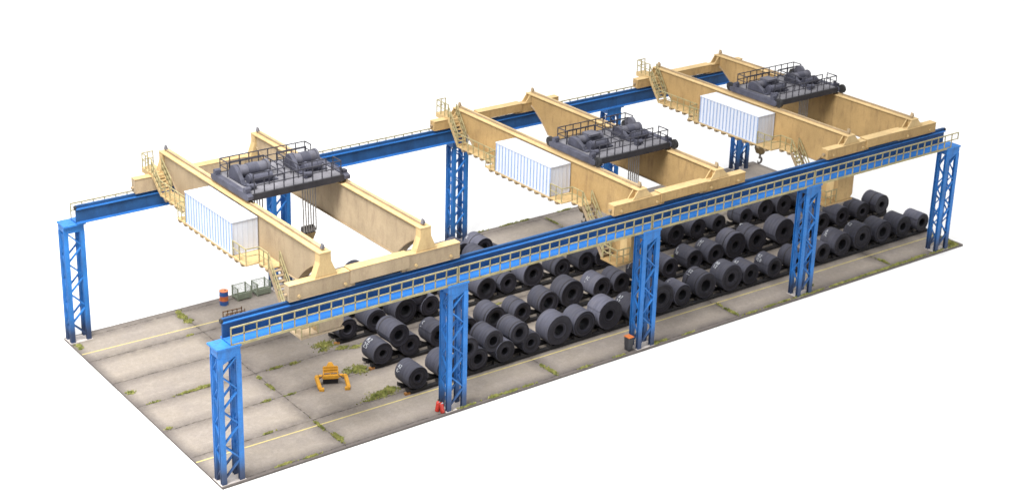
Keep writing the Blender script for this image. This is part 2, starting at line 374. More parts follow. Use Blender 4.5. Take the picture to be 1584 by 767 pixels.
# ------------------------------------------------------------ travelling bridge cranes
CYM = 9.975
def stairs(m, x0, x1, ya, za, yb, zb, steps):
    for x in (x0, x1): m.bar((x, ya, za), (x, yb, zb), .05, .22)
    for k in range(steps):
        f = (k + .5) / steps; y, z = ya + (yb - ya) * f, za + (zb - za) * f
        m.box(x0, x1, y - .13, y + .13, z - .025, z + .025)
def stair_rails(m, x, ya, za, yb, zb, h=.85, th=.055):
    for dz in (h, h * .52): m.bar((x, ya, za + dz), (x, yb, zb + dz), th)
    n = 4
    for k in range(n + 1):
        f = k / n; y, z = ya + (yb - ya) * f, za + (zb - za) * f; m.bar((x, y, z), (x, y, z + h), th)
def crane(cx, top, tt, hy, label):
    """cx middle, top = girder top, tt = end carriage top, hy = near end of the electrical house"""
    t = thing('bridge_crane', (cx, CYM, 8.6), label, 'bridge crane', 'beige travelling bridge cranes'); n = t.name
    tall = top > 10.5; WEB = M_WEB1 if tall else M_WEB; X = lambda v: cx + v
    # --- end carriages
    for far in (0, 1):
        Y = (lambda v: v) if not far else (lambda v: 19.95 - v)
        def bx(m, x0, x1, y0, y1, z0, z1): m.box(X(x0), X(x1), min(Y(y0), Y(y1)), max(Y(y0), Y(y1)), z0, z1)
        for (a, b) in ((-5.18, -1.36), (1.86, 5.2)):
            m = MB(); bx(m, a, b, .72, 1.18, 8.66, tt - .03); bx(m, a - .02, b + .02, .69, 1.21, 8.63, 8.66)
            bx(m, a - .025, a, .70, 1.20, 8.66, tt - .03); bx(m, b, b + .025, .70, 1.20, 8.66, tt - .03)
            nm = m.build('end_carriage', WEB, n, bevel=.012).name; m = MB(); bx(m, a - .03, b + .03, .68, 1.22, tt - .03, tt); m.build('top_plate', M_BEIGE, nm)
            for w_ in (a + .55, b - .55):
                m = MB(); m.cyl((X(w_), Y(.80), 8.805), (X(w_), Y(1.08), 8.805), .205, 16); m.build('wheel', M_SLATE, nm)
                m = MB(); m.cyl((X(w_), Y(.66), 8.84), (X(w_), Y(.72), 8.84), .085, 10); m.build('axle_cap', M_BEIGE, nm)
            m = MB(); xe = a - .025 if a < 0 else b + .025; d = -1 if a < 0 else 1
            m.cyl((X(xe), Y(.95), 8.95), (X(xe + .14 * d), Y(.95), 8.95), .09, 10); m.build('buffer', M_BEIGE_D, nm)
        m = MB(); bx(m, -1.62, 1.98, .64, 1.26, tt - (.72 if tall else .52), tt + .04); tb = m.build('tie_beam', WEB, n, bevel=.012).name; m = MB(); bx(m, -1.66, 2.02, .62, 1.28, tt + .04, tt + .06)
        m.build('top_plate', M_BEIGE, tb)
        m = MB(); bx(m, 1.55, 1.95, .74, 1.16, 8.62, tt - (.73 if tall else .53)); m.build('motor', M_BEIGE_D, n)
    # --- main girders
    bot = top - 2.36
    for gx in (-3.06, 3.04):
        m = MB(); y0, y1 = 1.24, 19.95 - 1.24
        cut = top - .78
        pf = [(y0, top - .07), (y0, cut), (1.75, top - 1.06), (2.35, top - 1.50), (2.85, top - 1.98), (3.2, bot)]
        pf += [(19.95 - a, b) for a, b in pf[::-1]]
        m.prism(pf, 'x', X(gx - .22), X(gx + .22))
        nm = m.build('main_girder', WEB, n).name
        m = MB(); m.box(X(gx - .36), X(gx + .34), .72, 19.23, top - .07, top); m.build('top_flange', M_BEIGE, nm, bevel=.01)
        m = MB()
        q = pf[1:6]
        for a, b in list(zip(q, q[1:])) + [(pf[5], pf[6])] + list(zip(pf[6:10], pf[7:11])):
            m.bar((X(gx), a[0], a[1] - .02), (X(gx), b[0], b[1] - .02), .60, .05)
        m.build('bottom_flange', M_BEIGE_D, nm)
        m = MB(); m.box(X(gx - .05), X(gx + .05), .95, 19.0, top, top + .11); m.build('trolley_rail', M_BEIGE_D, nm)
        for y in (1.02, 18.93):
            m = MB(); m.prism([(X(gx - .10), top + .11), (X(gx + .10), top + .11), (X(gx + .02), top + .36), (X(gx - .02), top + .36)], 'y', y - .10, y + .10)
            m.build('end_stop', M_DECK if tall else M_BEIGE_D, nm)
        for far in (0, 1):
            Y = (lambda v: v) if not far else (lambda v: 19.95 - v)
            m = MB(); a, b = sorted((Y(.74), Y(.80)))
            if tall:
                P = [(gx - .62, tt), (gx + .70, tt), (gx + .34, top - .55), (gx + .32, top - .08), (gx - .33, top - .08), (gx - .33, top - .55)]
            else:
                P = [(gx - .72, tt), (gx + .82, tt), (gx + .36, top - .12), (gx + .32, top - .075), (gx - .33, top - .075), (gx - .36, top - .12)]
            P = [(X(p), q_) for p, q_ in P]
            m.prism(P, 'y', a, b); a, b = sorted((Y(1.14), Y(1.20))); m.prism(P, 'y', a, b)
            a, b = sorted((Y(.80), Y(1.14)))
            if tall:
                m.prism([P[0], (P[0][0] + .06, P[0][1]), (P[5][0] + .06, P[5][1]), (P[4][0] + .06, P[4][1]), P[4], P[5]], 'y', a, b)
            m.box(X(gx - .2), X(gx + .2), a, b, tt, top - .075)
            m.build('girder_foot', M_BEIGE, nm)
    # --- walkway along the left girder
    W = top - 2.1; gf = -3.28                      # walk level and girder face
    st0, st1 = -4.12, -3.46
    m = MB(); m.box(X(-4.16), X(gf), 4.72, 17.62, W - .08, W); m.box(X(-4.92), X(-4.16), 5.75, hy + 6.55, W - .08, W); m.build('walkway', M_BEIGE, n)
    nm = 'x'
    y = 4.95
    while y < 17.6:
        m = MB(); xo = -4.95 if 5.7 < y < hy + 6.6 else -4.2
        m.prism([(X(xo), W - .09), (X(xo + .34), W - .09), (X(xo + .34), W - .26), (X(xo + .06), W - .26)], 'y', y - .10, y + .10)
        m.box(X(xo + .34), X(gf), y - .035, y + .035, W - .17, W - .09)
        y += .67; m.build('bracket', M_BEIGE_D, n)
    th = .05
    m = MB(); railing(m, [(X(-4.88), hy - .05, W), (X(-4.88), 5.8, W), (X(-4.14), 5.72, W), (X(-4.14), 4.75, W)], .9, .62, th); m.build('handrail', M_RAIL, n)
    m = MB(); railing(m, [(X(-4.88), hy + 5.55, W), (X(-4.88), hy + 6.5, W), (X(-4.14), hy + 6.55, W), (X(-4.14), 17.6, W)], .9, .62, th)
    m.build('handrail', M_RAIL, n)
    # far platform and stairs
    pz = (tt + .10) if tall else (tt + .04)
    m = MB(); m.box(X(-4.12), X(gf), 18.72, 20.15, pz, pz + .06); m.box(X(-4.12), X(-4.07), 18.72, 20.15, pz - .25, pz); m.box(X(-4.07), X(-3.7), 18.70, 18.75, pz - .3, pz)
    m.prism([(X(-4.12), pz), (X(-3.3), pz), (X(-3.3), pz - .55), (X(-3.55), pz - .55)], 'y', 18.45, 18.62); m.build('access_platform', M_BEIGE, n)
    m = MB(); railing(m, [(X(gf - .1), 20.1, pz + .06), (X(-4.08), 20.1, pz + .06), (X(-4.08), 18.76, pz + .06)], .9, .45, th)
    m.build('platform_handrail', M_RAIL, n)
    m = MB(); stairs(m, X(st0), X(st1), 18.75, pz + .05, 17.55, W - .05, 7 if tall else 8); m.build('upper_stairs', M_BEIGE, n)
    for xx in (st0, st1): m = MB(); stair_rails(m, X(xx), 18.75, pz + .05, 17.6, W); m.build('stair_handrail', M_RAIL, n)
    # stairs down to the cab
    cz = W - 2.62
    m = MB(); stairs(m, X(st0), X(st1), 4.72, W - .05, 2.75, cz, 11); m.build('cab_stairs', M_BEIGE_D, n)
    for xx in (st0, st1): m = MB(); stair_rails(m, X(xx), 4.72, W, 2.75, cz); m.build('stair_handrail', M_RAIL, n)
    # operator cab
    m = MB(); m.box(X(-4.16), X(-1.6), 1.40, 2.86, cz - .14, cz - .02); pl = m.build('cab_platform', WEB, n)  # darker tan carries the shade at the cab
    m = MB(); railing(m, [(X(-4.1), 2.7, cz - .02), (X(-4.1), 1.46, cz - .02), (X(-3.12), 1.46, cz - .02)], .9, .5, th); m.build('cab_handrail', M_RAIL, n)
    m = MB(); x0, x1 = X(-3.1), X(-1.6); zt = bot - .05
    m.prism([(x0, cz - .02), (x1 - .22, cz - .02), (x1, cz + .25), (x1, zt), (x0, zt)], 'y', 1.42, 3.3); cb = m.build('operator_cab', WEB, n, bevel=.02).name
    m = MB(); m.box(x0 - .012, x0, 1.75, 2.35, cz + .05, cz + 1.75); m.build('door', M_BEIGE, cb)
    m = MB(); m.box(x0 + .2, x1 - .2, 3.302, 3.315, cz + .55, cz + 1.5); m.build('window', M_GLASS, cb); m = MB(); m.box(x1 + .002, x1 + .014, 1.8, 3.1, cz + .6, cz + 1.5); m.build('window', M_GLASS, cb)
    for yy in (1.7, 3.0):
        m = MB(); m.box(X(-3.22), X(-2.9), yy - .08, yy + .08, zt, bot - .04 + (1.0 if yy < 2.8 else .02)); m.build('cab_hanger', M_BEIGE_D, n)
    # electrical house: ribbed white cladding, flat roof
    hx0, hx1, y0, y1, z0, z1 = X(-4.86), X(gf - .06), hy, hy + 5.45, W + .01, W + 1.90
    m = MB(); m.box(hx0, hx1, y0, y1, z0, z1 - .06)
    e = m.build('electrical_house', M_WHITE, n).name
    m = MB(); m.box(hx0 - .05, hx1 + .0, y0 - .05, y1 + .05, z1 - .06, z1); m.build('roof', M_WHITE, e)
    m = MB(); k = 17
    for j in range(k + 1):
        y = y0 + .02 + (y1 - y0 - .04) * j / k; m.box(hx0 - .035, hx0, y - .030, y + .030, z0, z1 - .07)
    m.build('cladding_ribs', RIB, e); m = MB()
    for j in range(1, 5):
        x = hx0 + (hx1 - hx0) * j / 5; m.box(x - .012, x + .012, y0 - .015, y0, z0, z1 - .07)
    for x in (hx0 + .03, hx1 - .03): m.box(x - .03, x + .03, y0 - .03, y0, z0, z1 - .07)
    m.box(hx0 - .04, hx1, y0 - .03, y0, z0, z0 + .05); m.box(hx0 - .04, hx0, y0, y1, z0, z0 + .06); m.build('end_trim', TRIM, e)
    return t
TRIM = paint("grey_white_trim_paint", (.60, .63, .72), .05, (.4, .42, .48), .4, .6, .3, 1)
RIB = paint("blue_grey_rib_paint", (.30, .42, .68), .05, (.3, .35, .45), .3, .6, .3, 1)
crane(9.61, 10.85, 9.52, 7.3, 'left beige bridge crane, standing tallest on its end carriages')
crane(30.80, 9.86, 9.28, 6.95, 'middle beige bridge crane, between the left and right ones')
crane(48.45, 9.87, 9.28, 7.15, 'right beige bridge crane, farthest from the viewer')

# ------------------------------------------------------------ hoist trolleys
def trolley(cx, y0, z0, big, label):
    t = thing('hoist_trolley', (cx, y0 + 2.1, z0), label, 'crane trolley', 'dark hoist trolleys on top of the cranes'); n = t.name
    X = lambda v: cx + v; Y = lambda v: y0 + v; Z = lambda v: z0 + v
    m = MB(); m.box(X(-2.9), X(2.85), Y(.12), Y(4.08), Z(.28), Z(.37)); m.build('deck', M_DECK, n)
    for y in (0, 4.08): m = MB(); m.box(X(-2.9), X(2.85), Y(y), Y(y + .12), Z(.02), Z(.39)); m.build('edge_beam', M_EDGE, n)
    for x in (-1.7, 0.1, 1.6): m = MB(); m.box(X(x), X(x + .12), Y(.12), Y(4.08), Z(.04), Z(.28)); m.build('cross_beam', M_SLATE, n)
    for s in (-1, 1):
        m = MB(); xc = s * 3.05
        m.prism([(Y(-.1), Z(.14)), (Y(.1), Z(.04)), (Y(4.1), Z(.04)), (Y(4.3), Z(.14)), (Y(4.3), Z(.34)), (Y(4.05), Z(.42)), (Y(.15), Z(.42)), (Y(-.1), Z(.34))], 'x', X(xc - .17), X(xc + .17))
        cn = m.build('side_beam', M_SLATE, n, bevel=.015).name
        for yy in ((-.18, 4.38) if big else (.25, 3.95)):
            m = MB(); r = .30 if big else .2; zc = r + .005
            xs = xc - .05 if big else xc
            m.cyl((X(xc - .09 + (.0)), Y(yy), Z(zc - .0)), (X(xc + .09), Y(yy), Z(zc)), r, 24); m.cyl((X(xc - .13), Y(yy), Z(zc)), (X(xc + .13), Y(yy), Z(zc)), r * .35, 12)
            m.build('wheel', M_BLACK, cn)
        for yy in (.35, 3.85):
            m = MB(); m.box(X(xc - .14), X(xc + .14), Y(yy - .17), Y(yy + .17), Z(.42), Z(.58)); m.cyl((X(xc - .16), Y(yy), Z(.62)), (X(xc + .2 * -s), Y(yy), Z(.62)), .13, 14)
            m.build('bearing_housing', M_SLATE, cn)
    # winch sets
    for s, xa, xb in ((-1, -2.75, -.55), (1, .75, 2.6)):
        q = .78 if big else 1.0; m = MB(); yc = 2.60; zc = .37 + .44 * q
        seg = [(0, .06, .43), (.06, .92, .345), (.92, 1.0, .42)]
        mw = MB(); mw.cyl((X(xa + .32 + (xb - xa - .32) * .30), Y(yc), Z(zc)), (X(xa + .32 + (xb - xa - .32) * .64), Y(yc), Z(zc)), .375 * q, 32); mw.build('rope_winding', M_SLATE, n, smooth=True)
        for a, b, r in seg:
            m.cyl((X(xa + .32 + (xb - xa - .32) * a), Y(yc), Z(zc)), (X(xa + .32 + (xb - xa - .32) * b), Y(yc), Z(zc)), r * q, 32)
        m.build('hoist_drum', M_DRUM, n, smooth=True)
        m = MB(); xg = xa + .05
        pf = [(Y(yc + .55), Z(.40)), (Y(yc + .48), Z(.85 if not big else .8)), (Y(yc + .28), Z(1.16 if not big else .98)), (Y(yc + .02), Z(1.27 if not big else 1.0)), (Y(yc - .3), Z(1.17 if not big else .96)), (Y(yc - .90), Z(.66)), (Y(yc - 1.05), Z(.40))]
        m.prism(pf, 'x', X(xg), X(xg + .24)); m.build('gearbox', M_SLATE, n, bevel=.03)
        m = MB(); yc2 = 1.55; z2 = .37 + .30
        m.cyl((X(xa + .4), Y(yc2), Z(z2)), (X(xb - .35), Y(yc2), Z(z2)), .26, 24); m.cyl((X(xa + .5), Y(yc2), Z(z2)), (X(xa + .62), Y(yc2), Z(z2)), .31, 24); m.cyl((X(xb - .62), Y(yc2), Z(z2)), (X(xb - .45), Y(yc2), Z(z2)), .31, 24)
        m.build('hoist_motor', M_SLATE, n, smooth=True)
        m = MB(); m.cyl((X(xa - .05), Y(.75), Z(.56)), (X(xa + .45), Y(.75), Z(.56)), .15, 16); m.box(X(xa - .02), X(xa + .1), Y(.58), Y(.92), Z(.37), Z(.70))
        m.box(X(xa + .1), X(xb), Y(yc2 - .2), Y(yc2 + .2), Z(.37), Z(.45)); m.box(X(xa + .3), X(xb + .05), Y(yc - .42), Y(yc + .42), Z(.37), Z(.47))
        m.build('travel_motor', M_SLATE, n)
    if big:
        m = MB(); m.box(X(-1.7), X(-.9), Y(2.2), Y(3.0), Z(.92), Z(1.06)); m.build('brake_cover', M_DRUM, n); m = MB(); m.cyl((X(2.35), Y(3.25), Z(.80)), (X(2.6), Y(3.25), Z(.80)), .40, 24); m.build('brake_disc', M_DRUM, n)
    m = MB(); th = .048; d = .37
    railing(m, [(X(-2.72), Y(.1), Z(d)), (X(2.72), Y(.1), Z(d)), (X(2.72), Y(.95), Z(d))], .86, .62, th)
    m.build('handrail', M_TRAIL, n); m = MB()
    railing(m, [(X(-2.72), Y(3.2), Z(d)), (X(-2.72), Y(4.08), Z(d)), (X(2.72), Y(4.08), Z(d)), (X(2.72), Y(3.4), Z(d))], .86, .62, th)
    m.build('handrail', M_TRAIL, n)
    m = MB()
    railing(m, [(X(-2.5), Y(3.42), Z(d)), (X(-.35), Y(3.42), Z(d)), (X(-.35), Y(1.0), Z(d)), (X(-2.3), Y(1.0), Z(d))], .80, .8, th)
    m.build('winch_guard', M_TRAIL, n); m = MB()
    railing(m, [(X(2.4), Y(3.42), Z(d)), (X(.5), Y(3.42), Z(d)), (X(.5), Y(1.0), Z(d)), (X(2.3), Y(1.0), Z(d))], .80, .8, th)
    m.build('winch_guard', M_TRAIL, n)
    return t
TR = [(9.62, 8.62, 10.965, 0, 'dark trolley with two winches on the leftmost crane'),
      (30.80, 4.95, 9.975, 1, 'dark trolley with two winches on the middle crane'),
      (48.45, 7.30, 9.985, 1, 'dark trolley with two winches on the rightmost crane')]
for a in TR: trolley(*a)

# ------------------------------------------------------------ hook blocks on their ropes
def hookblock(cx, y, ztop, zb, kind, label):
    t = thing('hook_block', (cx, y, zb), label, 'hook block', 'hook blocks hanging from the trolleys'); n = t.name
    m = MB()
    for k in range(6):
        x = cx - .40 + .16 * k; m.bar((x, y - .24, zb + .62), (x * .0 + cx + (x - cx) * 1.05, y - .12, ztop), .055)
    m.build('ropes', M_ROPE, n)
    m = MB()
    for k in range(5):
        x = cx - .32 + .16 * k; m.cyl((x - .035, y, zb + .66), (x + .035, y, zb + .66), .25, 20)
    m.cyl((cx - .42, y, zb + .72), (cx + .42, y, zb + .72), .09, 10); m.build('sheaves', M_SHEAVE, n)
    m = MB(); m.prism([(cx - .42, zb + .50), (cx + .42, zb + .50), (cx + .22, zb + .08), (cx + .12, zb), (cx - .12, zb), (cx - .22, zb + .08)], 'y', y - .22, y + .22)
    m.build('housing', M_BLOCK, n, bevel=.02)
    m = MB(); m.cyl((cx, y, zb), (cx, y, zb - .28), .07, 10)
    P = []
    for k in range(11):
        a = PI / 2 + .35 - k * (PI * 1.62) / 10; P.append(Vector((cx + .19 * math.cos(a) * 1.0, y, zb - .47 + .20 * math.sin(a))))
    for k in range(10): m.cyl(P[k], P[k + 1], .075 - .03 * (k > 7) * (k - 7) / 2, 10, .075 - .03 * (k + 1 > 7) * (k - 6) / 2)
    m.build('hook', M_SHEAVE, n)
HB = [(9.61, 8.62, 10.965), (30.80, 4.95, 9.975), (48.45, 7.30, 9.985)]
names = ['leftmost', 'middle', 'rightmost']
for i, (cx, y0, z0) in enumerate(HB):
    hookblock(cx + 1.72, y0 + 2.1, z0 + .05, (6.95, 6.2, 6.0)[i], 0, f'hook block on ropes under the right winch of the {names[i]} trolley')
    hookblock(cx - (1.6, 1.85, 1.85)[i], y0 + 2.25, z0 + .05, (7.6, 6.0, 5.78)[i], 1, ('hook block under the left winch of the leftmost trolley, mostly behind the girder', 'brown hook block and hook beside the middle crane cab stairs', 'brown hook block and hook hanging below the rightmost white house')[i])

# ------------------------------------------------------------ steel coils
LIFT = .24
CHARS = {'2': [[(0, .8), (.3, 1), (.6, .75), (0, 0), (.65, 0)]], 'K': [[(0, 1), (0, 0)], [(.6, 1), (0, .45), (.65, 0)]],
         '0': [[(.3, 1), (0, .6), (.05, .1), (.4, 0), (.6, .5), (.3, 1)]], '7': [[(0, 1), (.6, 1), (.2, 0)]], '5': [[(.6, 1), (.1, 1), (.05, .6), (.5, .5), (.5, .1), (0, 0)]],
         'A': [[(0, 0), (.3, 1), (.6, 0)], [(.12, .4), (.5, .4)]], '1': [[(.1, .8), (.3, 1), (.3, 0)]], 'C': [[(.6, .9), (.2, 1), (0, .5), (.2, 0), (.6, .1)]],
         'L': [[(0, 1), (0, 0), (.5, 0)]], 'R': [[(0, 0), (0, 1), (.5, .85), (.45, .55), (0, .5), (.6, 0)]], '-': [[(0, .5), (.5, .45)]]}
def chalk(name, r, ang, yc, lines, h=.26):
    """writing across the barrel: along the axis (y, towards the end face) and stacked round the circumference"""
    m = MB()
    def P(u, v): a = ang - v / r; return Vector((-(r + .018) * math.cos(a), -u, (r + .018) * math.sin(a)))
    for li, txt in enumerate(lines):
        u = -.24 - yc
        for ch in txt:
            for st in CHARS.get(ch, []):
                for p, q in zip(st, st[1:]):
                    for k in range(3):
                        f0, f1 = k / 3, (k + 1) / 3
                        a = (u + (p[0] + (q[0] - p[0]) * f0) * h * .8, li * h * 1.35 - (p[1] + (q[1] - p[1]) * f0) * h)
                        b = (u + (p[0] + (q[0] - p[0]) * f1) * h * .8, li * h * 1.35 - (p[1] + (q[1] - p[1]) * f1) * h)
                        A, B = P(*a), P(*b); nrm = Vector((A.x, 0, A.z)).normalized(); m.bar(A, B, .042, .012, nrm)
            u += h * .78
    return m
def coil(x, y, z, r, L, label, mark=None, bands=(), hole=None, rot=0.0, group='dark steel coils stored on the yard'):
    rnd = random.Random(int(x * 131 + y * 17 + z * 7))
    hole = hole or r * rnd.uniform(.30, .42); n = 56; th0 = rnd.uniform(-.5, 1.1) + PI   # lap edge angle
    prof = [(r - .02, 0), (r, .025), (r, L - .025), (r - .02, L)]
    V = []; F = []; MI = []
    def rr(base, k, frac=1): return base - .06 * frac * (1 - (k / n))
    rings = [(r - .022, 0.0, 1), (r, .03, 1), (r, L - .03, 1), (r - .022, L, 1)]
    ys = []
    for base, yy, fr in rings:
        s = len(V); ys.append(s)
        for k in range(n + 1):
            a = th0 + 2 * PI * k / n; q = rr(base, k); V.append((q * math.cos(a), yy, q * math.sin(a)))
    for i in range(3):
        for k in range(n): F.append((ys[i] + k, ys[i] + k + 1, ys[i + 1] + k + 1, ys[i + 1] + k)); MI.append(0)
        F.append((ys[i] + n, ys[i], ys[i + 1], ys[i + 1] + n)); MI.append(0)
    def facer(first, y0, sgn):
        prev = first; R0 = r - .015
        steps = [(.90, rnd.uniform(0, .02)), (.78, rnd.uniform(-.01, .03)), (.62, rnd.uniform(0, .045)), (None, .03)]
        for q, dy in steps:
            rad = hole + .06 if q is None else hole + (R0 - hole) * (q - .35) / .65 if q > .5 else hole
            s = len(V)
            for k in range(n + 1):
                a = th0 + 2 * PI * k / n; V.append((rad * math.cos(a), y0 + sgn * dy, rad * math.sin(a)))
            for k in range(n): F.append((prev + k, prev + k + 1, s + k + 1, s + k)); MI.append(1)
            prev = s
        s = len(V)
        for k in range(n + 1):
            a = th0 + 2 * PI * k / n; V.append((hole * math.cos(a), y0 + sgn * .07, hole * math.sin(a)))
        for k in range(n): F.append((prev + k, prev + k + 1, s + k + 1, s + k)); MI.append(1)
        return s
    f0 = facer(ys[0], 0, 1); f1 = facer(ys[3], L, -1)
    for k in range(n): F.append((f0 + k, f0 + k + 1, f1 + k + 1, f1 + k)); MI.append(2)
    me = bpy.data.meshes.new('steel_coil'); me.from_pydata(V, [], F)
    for m_ in (M_COIL, M_FACE, M_HOLE): me.materials.append(m_)
    me.polygons.foreach_set('material_index', MI)
    bm = bmesh.new(); bm.from_mesh(me); bmesh.ops.remove_doubles(bm, verts=bm.verts, dist=1e-5); bmesh.ops.recalc_face_normals(bm, faces=bm.faces)
    for f in bm.faces: f.smooth = True
    for e in bm.edges:
        if len(e.link_faces) == 2 and (e.calc_face_angle(0) > .5 or e.link_faces[0].material_index != e.link_faces[1].material_index): e.smooth = False
    bm.to_mesh(me); bm.free()
    o = bpy.data.objects.new('steel_coil', me); C.objects.link(o); o.location = (x, y, z); o.rotation_euler = (0, 0, rot)
    tag(o, label, 'steel coil', group); PAR[o.name] = o; ROOT[o.name] = (0, 0, 0)
    for bf in bands:
        m = MB(); yb = L * bf; rb = r + .012; s = []
        for k in range(n + 1):
            a = th0 + 2 * PI * k / n; q = rr(rb, k); q2 = q - .012
            m.v += [(q * math.cos(a), yb - .03, q * math.sin(a)), (q * math.cos(a), yb + .03, q * math.sin(a)), (q2 * math.cos(a), yb - .03, q2 * math.sin(a)), (q2 * math.cos(a), yb + .03, q2 * math.sin(a))]
        for k in range(n):
            b = 4 * k; m.f += [(b, b + 1, b + 5, b + 4), (b, b + 4, b + 6, b + 2), (b + 1, b + 3, b + 7, b + 5)]; m.mi += [0] * 3
        m.build('strap', M_BEARER, o.name)
    if mark: chalk('m', r, mark[1], L * mark[2], mark[0], mark[3] if len(mark) > 3 else .26).build('chalk_mark', M_CHALK, o.name)
    return o
# measured slots: (x, radius, hole, mark, bands)
MK = lambda *l, a=1.0, y=.66, h=.20: (l, a, y, h)
ROW1 = [(13.61, .70, .20, MK('A2', 'K-', a=.55), ()), (15.65, .78, None, None, ()), (17.74, .71, .30, None, ()), (19.62, .71, .22, None, ()), (21.57, .70, .22, None, ()), (23.62, .98, .33, None, ()),
        (25.56, .86, .38, None, ()), (27.50, .97, .30, None, ()), (29.60, .76, None, MK('A7', '12', a=.8), ()), (31.72, .99, .34, None, ()), (33.52, .74, .34, MK('C', '-', a=1.0), ()),
        (35.51, .88, .38, MK('C2', '--', a=.9), (.14, .72)), (37.66, .93, .28, MK('A0', '12', a=.95), ()), (39.46, .74, .24, MK('A7', '52', a=.8), ()), (41.53, .73, .24, MK('K2', '1L0', a=.8), ()),
        (43.80, .74, None, None, (.55,)), (46.08, .71, .30, MK('R', '1', a=.95), ()), (47.98, .86, .36, MK('A', '7L', a=.9), ()), (50.02, .92, .26, MK('C2', a=.9), ()), (52.06, .84, .34, None, ()), (54.11, .80, .28, None, ()), (56.12, .68, .28, None, ())]
ROW2 = [(13.61, .70, .20, MK('A2', '25', a=.85, h=.28), ()), (15.54, .70, .20, None, ()), (17.60, .74, .3, MK('C', '-', a=.75), ()), (19.60, .70, .32, None, ()), (21.67, .79, .38, None, (.12,)),
        (23.70, .68, .28, None, (.45,)), (25.72, .79, .36, None, (.15,)), (27.60, .92, .32, None, (.18,)), (29.98, .76, .24, MK('1C', '-', a=.6, y=.5), ()), (31.67, .70, .26, None, (.3,)),
        (33.75, .72, None, MK('7', '5', a=.7), ()), (35.76, .72, .30, None, ()), (37.90, .76, .34, MK('L', '70', a=.7, y=.7), ()), (39.80, .76, .26, MK('A2', '51', a=.9), ()), (41.65, .95, .26, None, (.3,)),
        (43.64, .88, .32, MK('K', a=1.05, y=.8), (.4,)), (46.22, .95, .26, None, ()), (48.15, .72, None, None, ()), (50.04, .74, .28, None, ()), (52.10, .74, .24, None, ()), (54.18, .70, .22, None, (.6,)), (56.25, .76, .22, None, (.4,))]
ROW3 = [(13.64, .69, .28, None, ()), (15.64, .73, .28, MK('12', '-', a=1.0), ()), (17.75, .82, .34, MK('5', a=1.0), ()), (19.55, .70, .20, None, ()), (21.70, .74, None, None, ()), (23.80, .78, .36, None, ()),
        (25.54, .71, .22, None, (.3,)), (27.54, .86, .26, None, ()), (29.95, .70, .18, None, (.3,)), (31.90, .70, .28, None, ()), (33.40, .70, .26, None, ()), (35.50, .72, None, None, ()), (37.60, .74, None, None, ()),
        (39.82, .80, .30, None, ()), (41.90, .77, .30, None, ()), (43.91, .68, .26, None, ()), (46.40, .68, .24, MK('1', a=.9, y=.8), (.6,)), (48.37, .82, .26, None, ()), (50.26, .79, .22, None, ()), (52.3, .72, None, None, ()), (54.2, .72, None, None, ())]
ROW4 = [(13.7, .72), (15.7, .72), (17.7, .78), (19.7, .72), (21.7, .74), (23.7, .74), (25.65, .72), (27.55, .70)]
YR = {1: 2.72, 2: 6.38, 3: 10.25, 4: 12.95}
RN = {1: 'front', 2: 'second', 3: 'third', 4: 'rear'}
ORDN = ['first', 'second', 'third', 'fourth', 'fifth', 'sixth', 'seventh', 'eighth', 'ninth', 'tenth', 'eleventh', 'twelfth']
BAY = lambda x, row: 0 if x < 14.8 - (row - 1) * .0 else None
def bay(row, x):
    lim = {1: (15.0, 29.0, 43.0), 2: (16.9, 33.0, 47.6), 3: (20.6, 34.8, 51.4)}[row]
    return sum(x > l for l in lim)
BN = ['left of the second front column', 'between second and third front columns', 'between third and fourth front columns', 'right of the fourth front column']
for row, data in ((1, ROW1), (2, ROW2), (3, ROW3)):
    cnt = {}
    for x, r, hole, mark, bands in data:
        rnd = random.Random(int(x * 100) + row)
        b = bay(row, x); k = cnt.get(b, 0); cnt[b] = k + 1
        look = ('big ' if r > .9 else 'small ' if r < .7 else '') + ('chalk-marked' if mark else 'strapped' if bands else 'plain')
        L = (1.12 if r > .9 else 1.3) + rnd.uniform(-.06, .10)
        coil(x, YR[row] + rnd.uniform(-.05, .05), LIFT + r - .02, r, L, f'{look} dark coil, {ORDN[k]} from left, {RN[row]} floor row, {BN[b]}', mark, bands, hole)
for i, (x, r) in enumerate(ROW4):
    coil(x, YR[4], LIFT + r - .02, r, 2.0, f'plain dark coil, {ORDN[i]} from left in the rear floor row behind the front runway')
coil(17.02, 2.70, 1.80, .71, 1.42, 'leftmost coil on top of the front row, partly behind the extinguisher column', None, (), .30)
coil(18.79, 2.70, 1.80, .71, 1.45, 'middle of three coils on top of the front row, with a wide bore', None, (.85,), .28)
coil(20.66, 2.70, 1.80, .70, 1.40, 'rightmost of three coils on top of the front row, pale and strapped', None, (.12, .88), .28)
coil(14.72, 6.35, 1.78, .72, 1.45, 'single coil stacked on the first two coils of the second row', None, (.80,), .30)
coil(18.70, 10.25, 1.86, .70, 1.35, 'single coil stacked on the third row, just under the front runway')
coil(24.60, 13.95, 1.86, .74, 1.35, 'left upper coil of the rear pile beside the tall back column', None, (), .28)
coil(26.30, 13.90, 1.86, .74, 1.40, 'right upper coil of the rear pile, chalk-marked and strapped', MK('K', a=.6, y=.7), (.55,), .30)
coil(25.10, 12.52, 1.86, .72, 1.30, 'front upper coil of the rear pile, only its top showing over the runway')
coil(17.05, 13.90, 1.98, .80, 1.35, 'coil whose grey top shows behind the left crane end carriage')

